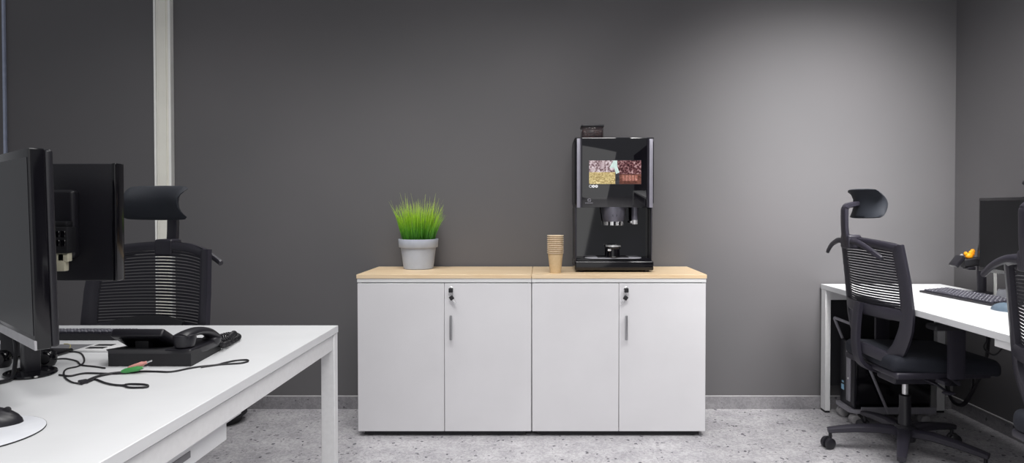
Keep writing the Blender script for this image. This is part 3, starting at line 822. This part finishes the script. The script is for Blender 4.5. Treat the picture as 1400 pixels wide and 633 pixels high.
o = cable('cable', '', zoomA([(48, 479), (80, 483), (140, 487), (250, 466), (400, 468), (520, 468)]) + zoomB([(-60, 452), (60, 452), (160, 455), (230, 447), (320, 428), (420, 412), (540, 400), (600, 385), (690, 366), (780, 360), (790, 372), (740, 385), (660, 391), (560, 398), (420, 418)]), .0026)
tag(o, 'long black cable passing in front of the phone to a loop at right', 'cable')
o = cable('cable', '', zoomA([(265, 540), (300, 525), (335, 515), (400, 540), (470, 556), (545, 562), (590, 553), (680, 553), (742, 560), (738, 576), (650, 580), (590, 577), (560, 566), (500, 560)]), .0027)
tag(o, 'black cable with a flat end loop nearest the desk front', 'cable')
# audio lead with pink and green plugs
bm = bm_new()
P1 = zoomA([(225, 548), (300, 508), (380, 482), (450, 468), (520, 460), (560, 455)])
pg = [p + Vector((0, 0, .0)) for p in P1]
e = pg[-1]
pk = [e + Vector((.012, .004, .008)), e + Vector((.020, .006, .014))]
sweep(bm, pg + pk[:1], .0026, smooth=6, n=8)
sweep(bm, [p + Vector((.004, -.006, 0)) for p in pg], .0024, smooth=6, n=8)
o = obj('audio_lead', bm, 'cable'); tag(o, 'black audio lead ending in pink and green plugs', 'cable')
d = Vector((1, .16, .34)).normalized(); s0 = pk[0]
bm = bm_new(); lathe(bm, [(0, -.004), (.0035, -.004), (.0066, .002), (.0070, .034), (.0045, .040), (.004, .046), (0, .046)], s0, 18, d); obj('pink_plug', bm, 'pink', o, 'pink audio plug')
bm = bm_new(); lathe(bm, [(0, .046), (.0022, .046), (.0022, .060), (0, .061)], s0, 14, d); obj('plug_tip', bm, 'chrome', o)
d2 = Vector((1, .16, .16)).normalized(); s1 = e + Vector((.014, -.012, .0058))
bm = bm_new(); lathe(bm, [(0, -.012), (.0035, -.012), (.0066, -.002), (.0068, .030), (.0045, .036), (.004, .042), (0, .042)], s1, 18, d2); obj('green_plug', bm, 'green', o, 'green audio plug')
bm = bm_new(); lathe(bm, [(0, .042), (.0022, .042), (.0022, .056), (0, .057)], s1, 14, d2); obj('plug_tip', bm, 'chrome', o)
# thick monitor cables at the far left, yellow lead
o = cable('cable', '', [at(19, 480, DT) + Vector((0, -.02, .10)), at(19, 500, DT) + Vector((0, .0, .05)), at(17, 513, DT) + Vector((0, .0, .012)), at(12, 520, DT+.004), at(-10, 526, DT+.004)], .0052)
tag(o, 'thick black cable dropping left of the near monitor neck', 'cable')
o = cable('cable', '', zoomA([(90, 232), (125, 234), (140, 248), (128, 272), (100, 285)]), .0018, 'cable_yellow')
tag(o, 'short thin yellow cable at the foot of the far monitor', 'cable')

# mouse pad and mouse
pc = Vector((-1.115, 1.245, DT))
bm = bm_new(); lathe(bm, [(0, 0), (.118, 0), (.120, .001), (.120, .003), (.118, .004), (0, .004)], pc, 64)
o = obj('mouse_pad', bm, 'mouse_pad'); tag(o, 'round pale grey mouse pad at the near left of the desk', 'mouse pad')
bm = bm_new(); lathe(bm, [(.1192, .0005), (.1205, .0005), (.1205, .0030), (.1192, .0030), (.1192, .0005)], pc, 64); obj('rubber_edge', bm, 'gap', o)
def mouse(label, loc, rot, m, sc=1):
    t = thing('computer_mouse', label, 'mouse', loc, rot)
    bm = bm_new()
    vs = ellipsoid(bm, (0, 0, 0), (.058*sc, .033*sc, .038*sc), 24)
    bmesh.ops.bisect_plane(bm, geom=bm.verts[:] + bm.edges[:] + bm.faces[:], plane_co=(0, 0, 0), plane_no=(0, 0, -1), clear_outer=True)
    hole = [e for e in bm.edges if e.is_boundary]
    if hole: bmesh.ops.contextual_create(bm, geom=hole)
    for v in bm.verts:
        if v.co.z > 0: v.co.z *= (1 - .22*(v.co.x/(.058*sc)))*.95
        v.co.y *= 1 + .08*math.cos(v.co.x/.058*2)
    obj('mouse_body', bm, m, t)
    bm = bm_new(); cyl(bm, (.030*sc, -.0035, .0265*sc), .007*sc, .007, 16, (0, 1, 0)); obj('scroll_wheel', bm, 'black_matte', t)
mouse('black computer mouse on the round pale pad', (-1.126, 1.305, DT+.004), math.radians(15), 'black', 1.0)
p = at(1369, 424, DT)
mouse('blue-grey computer mouse at the near end of the right keyboard', (p.x, p.y-.02, DT), math.radians(100), 'mouse_blue')

# waste bin far behind the left desk
t = thing('waste_bin', 'black waste bin on the floor by the back wall, mostly behind the left desk', 'bin', (-1.765, 3.545, 0))
bm = bm_new(); lathe(bm, [(0, 0), (.085, 0), (.092, .006), (.100, .030), (.122, .045), (.128, .27), (.132, .275), (.132, .285), (.124, .285), (.118, .05), (.09, .012), (0, .012)], n=40); obj('bin_body', bm, 'black_matte', t)
bm = bm_new(); lathe(bm, [(.126, .283), (.135, .283), (.137, .288), (.134, .293), (.127, .293), (.126, .283)], n=40); obj('bin_rim', bm, 'black', t)

# ------------------------------------------------------------------ right desk
RX0, RX1, RY1, RY0 = 1.637, 2.335, 3.772, .35
t = thing('desk', 'long white desk along the right wall with keyboard and monitor', 'desk', (0, 0, 0))
bm = bm_new(); box(bm, RX0, RX1, RY0, RY1, .7120, DT, .0015, 1); obj('desktop', bm, 'white', t)
for x0, x1 in ((RX0+.001, RX0+.031), (RX1-.050, RX1-.004)):
    for y0, y1 in ((RY1-.064, RY1-.004), (RY0+.004, RY0+.064)):
        bm = bm_new(); box(bm, x0, x1, y0, y1, .012, .7115, .0015, 1); lg = obj('leg', bm, 'white_metal', t)
        bm = bm_new(); box(bm, x0+.002, x1-.002, y0+.002, y1-.002, 0, .013); obj('leg_foot', bm, 'black_matte', lg)
for y0 in (RY1-.064, RY0+.02):
    bm = bm_new(); box(bm, RX0+.031, RX1-.050, y0, y0+.03, .655, .7115, .001, 1); obj('cross_rail', bm, 'white_metal', t)
bm = bm_new(); box(bm, RX0+.031, RX1-.050, RY1-.030, RY1-.020, .15, .655); obj('end_panel', bm, 'black_matte', t, 'black end panel')
bm = bm_new(); box(bm, RX0+.006, RX0+.03, RY0+.064, 2.33, .684, .7115, .001, 1); obj('side_rail', bm, 'white_metal', t)
# hanging cables under the desk
o = cable('cable', '', [Vector((2.16, 3.10, .70)), Vector((2.19, 3.16, .45)), Vector((2.20, 3.30, .20)), Vector((2.21, 3.40, .135)), Vector((2.22, 3.50, .17)), Vector((2.22, 3.53, .30)), Vector((2.22, 3.46, .42)), Vector((2.22, 3.34, .40)), Vector((2.20, 3.28, .26)), Vector((2.20, 3.36, .15)), Vector((2.21, 3.47, .16)), Vector((2.23, 3.52, .32)), Vector((2.26, 3.50, .70))], .008)
tag(o, 'black cable coil hanging under the right desk', 'cable')
o = cable('cable', '', [on(1349, 452, 2.75), on(1351, 466, 2.78), on(1347, 474, 2.85), on(1350, 480, 2.9), on(1362, 486, 2.8), on(1372, 476, 2.7), on(1374, 458, 2.65)], .0035)
tag(o, 'thin black cable drooping below the right desk edge', 'cable')

# computer tower on a wheeled stand
TX, TY = 1.708, 3.60
t = thing('computer_stand', 'grey wheeled stand carrying the black computer tower under the right desk', 'stand', (TX, TY, 0))
bm = bm_new()
prism(bm, [(-.022, -.075), (-.0, -.10), (.06, -.112), (.44, -.112), (.44, .082), (.0, .082), (-.022, .075)], .062, .082)
box(bm, .03, .44, -.1135, -.108, .062, .100, .001, 1)
obj('base_tray', bm, 'grey_metal', t)
for x, y in ((.02, -.085), (.02, .06), (.40, -.085), (.40, .06)):
    bm = bm_new()
    for s in (-1, 1): lathe(bm, [(0, -.012), (.020, -.012), (.026, -.008), (.026, .008), (.020, .012), (0, .012)], (x-.012, y + s*.013, .026), 24, (0, 1, 0))
    lathe(bm, [(0, .03), (.007, .03), (.007, .063), (0, .063)], (x, y, 0), 12)
    obj('caster', bm, 'grey_rubber', t)
bm = bm_new()
path = [(.175, -.117, .07), (-.025, -.117, .54), (-.030, -.117, .553), (-.030, -.105, .556), (-.028, .085, .556), (-.026, .092, .55), (.175, .092, .07)]
sweep(bm, path, .008, sq=None, n=12); obj('strap_bar', bm, 'grey_metal', t, 'slanted grey bar bent in a U')
t = thing('computer_tower', 'black computer tower standing on the wheeled stand under the right desk', 'computer', (TX, TY, .0825))
bm = bm_new(); box(bm, .012, .42, -.090, .075, 0, .36, .004, 2); obj('case', bm, 'black_gloss', t)
bm = bm_new(); box(bm, .0, .014, -.090, .075, .002, .358, .004, 2); obj('front_panel', bm, 'black', t)
bm = bm_new(); box(bm, -.006, .002, -.055, -.010, .03, .34, .003, 2); fp = obj('front_strip', bm, 'grey_metal', t, 'grey front strip')
bm = bm_new(); lathe(bm, [(0, 0), (.007, 0), (.006, .003), (0, .003)], (-.006, -.032, .155), 18, (-1, 0, 0)); obj('power_button', bm, 'chrome', fp)
bm = bm_new(); box(bm, -.0012, .001, .025, .055, .075, .105); box(bm, -.0012, .001, .028, .05, .115, .125); obj('sticker', bm, 'sticker_blue', t, 'pale blue stickers')

# right monitor on a desk post
t = thing('monitor', 'large black monitor on a post over the right desk', 'monitor', (2.285, 3.34, DT))
bm = bm_new(); lathe(bm, [(0, 0), (.05, 0), (.052, .004), (.048, .010), (.025, .013), (.0215, .016), (.0215, .175), (.018, .18), (0, .18)], n=32); obj('post', bm, 'chair_frame', t)
bm = bm_new(); sweep(bm, [(0, 0, .17), (0, 0, .24), (-.01, -.06, .27), (-.06, -.30, .29)], .018, smooth=5, n=12); obj('monitor_arm', bm, 'black', t)
# panel
f0 = Vector((2.195, 3.235)); f1 = Vector((2.150, 2.700))
dv = (f1-f0).normalized(); q = math.atan2(dv.y, dv.x)
L = (f1-f0).length
ztop = EYE + 13.7*3.235/FPX - DT
mt = Matrix.Translation((f0.x-2.285, f0.y-3.34, 0)) @ Matrix.Rotation(q, 4, 'Z')
bm = bm_new(); box(bm, 0, L, 0, .028, ztop-.365, ztop, .004, 2, mt); obj('bezel', bm, 'black_gloss', t)
bm = bm_new(); box(bm, .012, L-.012, -.0012, .004, ztop-.345, ztop-.014, .0, 1, mt); obj('screen', bm, 'screen_dark', t)
bm = bm_new(); box(bm, -.006, .004, .004, .022, ztop-.175, ztop-.150, .003, 2, mt); box(bm, -.006, .004, .004, .022, ztop-.205, ztop-.185, .003, 2, mt); obj('edge_clip', bm, 'black_matte', t)
# clamp arm with small cups clipped to the post
t = thing('clamp_holder', 'black clamp holder reaching left from the monitor post', 'holder', (2.285, 3.34, .90))
bm = bm_new(); sweep(bm, [(-.022, -.0, .010), (-.06, 0, .004), (-.10, 0, -.002)], .020, .022, sq=.3, normal=Vector((0, 0, 1))); obj('clamp_body', bm, 'black_matte', t)
bm = bm_new(); box(bm, -.085, -.045, -.024, .024, -.035, -.018, .004, 2); obj('screw_plate', bm, 'black', t)
mt = Matrix.Translation((-.128, 0, .012)) @ Matrix.Rotation(math.radians(38), 4, 'Y')
bm = bm_new(); box(bm, -.010, .012, -.03, .03, -.036, .030, .004, 2, mt); obj('tilted_jaw', bm, 'black', t)
bm = bm_new(); lathe(bm, [(0, 0), (.006, 0), (.007, .004), (.005, .009), (0, .010)], (-.112, -.01, .038), 16); obj('clamp_knob', bm, 'silver_plastic', t)
t = thing('rubber_toy', 'small bright orange lobed toy on the clamp holder', 'toy', (2.215, 3.335, .922))
bm = bm_new()
for c, r in (((0, 0, .019), (.027, .02, .020)), ((-.022, 0, .034), (.013, .012, .015)), ((.010, 0, .040), (.013, .012, .014)), ((.024, 0, .050), (.015, .013, .016)), ((.022, 0, .032), (.014, .013, .016))):
    ellipsoid(bm, Vector(c)*.78, Vector(r)*.78, 16)
obj('toy_body', bm, 'orange', t)
# pale cup behind the keyboard and white cable
p = at(1369, 411, DT) + Vector((.03, .02, 0))
t = thing('desk_cup', 'pale grey rounded cup behind the right keyboard, beside the post', 'cup', (p.x, p.y, DT))
bm = bm_new(); lathe(bm, [(0, 0.0002), (.021, .0002), (.026, .006), (.029, .022), (.027, .040), (.021, .052), (.017, .051), (.021, .036), (.02, .012), (0, .008)], n=32); obj('cup_body', bm, 'pale_grey', t)
o = cable('cable', '', [Vector((2.30, 3.26, .743)), Vector((2.30, 3.26, .80)), Vector((2.298, 3.26, .86)), Vector((2.29, 3.25, .93))], .007, 'trim_white')
tag(o, 'short white cable rising beside the monitor post', 'cable')

# ------------------------------------------------------------------ light
w = bpy.data.worlds.new('world'); scene.world = w; w.use_nodes = True
w.node_tree.nodes['Background'].inputs['Color'].default_value = (.93, .95, 1.0, 1)
w.node_tree.nodes['Background'].inputs['Strength'].default_value = .26
def area(name, loc, sx, sy, power, rot=(0, 0, 0), col=(1, .985, .97)):
    l = bpy.data.lights.new(name, 'AREA'); l.shape = 'RECTANGLE'; l.size = sx; l.size_y = sy; l.energy = power; l.color = col
    o = bpy.data.objects.new(name, l); COL.objects.link(o); o.location = loc; o.rotation_euler = rot; return o
def ceiling(name, x, y, sx, sy, power, spread):
    o = area(name, (x, y, 2.85), sx, sy, power); o.data.spread = math.radians(spread); return o
def washer(name, x, y, power, spread, tx, tz, sx=.9):
    o = ceiling(name, x, y, sx, .3, power, spread)
    d = Vector((tx, WY, tz)) - Vector((x, y, 2.85))
    o.rotation_euler = d.to_track_quat('-Z', 'Y').to_euler()
washer('wall_washer_left', -1.7, 2.0, 3.6, 62, -1.9, .95, 1.8)
washer('wall_washer_right', 1.5, 1.9, 20, 56, 1.66, 1.22, .9)
washer('wall_washer_middle', -.1, 2.0, 5.5, 64, -.1, 1.05, 1.4)
ceiling('ceiling_light_near', .45, .3, 2.2, .6, 44, 120)
ceiling('ceiling_light_left', -1.0, 2.75, 1.2, .6, 9, 92)
ceiling('ceiling_light_right', 1.75, 2.2, 1.2, .6, 29, 100)
ceiling('ceiling_light_middle', .3, 1.7, 1.2, .6, 14, 100)
# added fill light behind the viewer, tilted for a diagonal reflection in the glass
o = area('rear_fill_light', (-.58, -1.0, 1.6), 2.6, 3.2, 19)
o.rotation_euler = (PI/2, math.radians(12), 0)
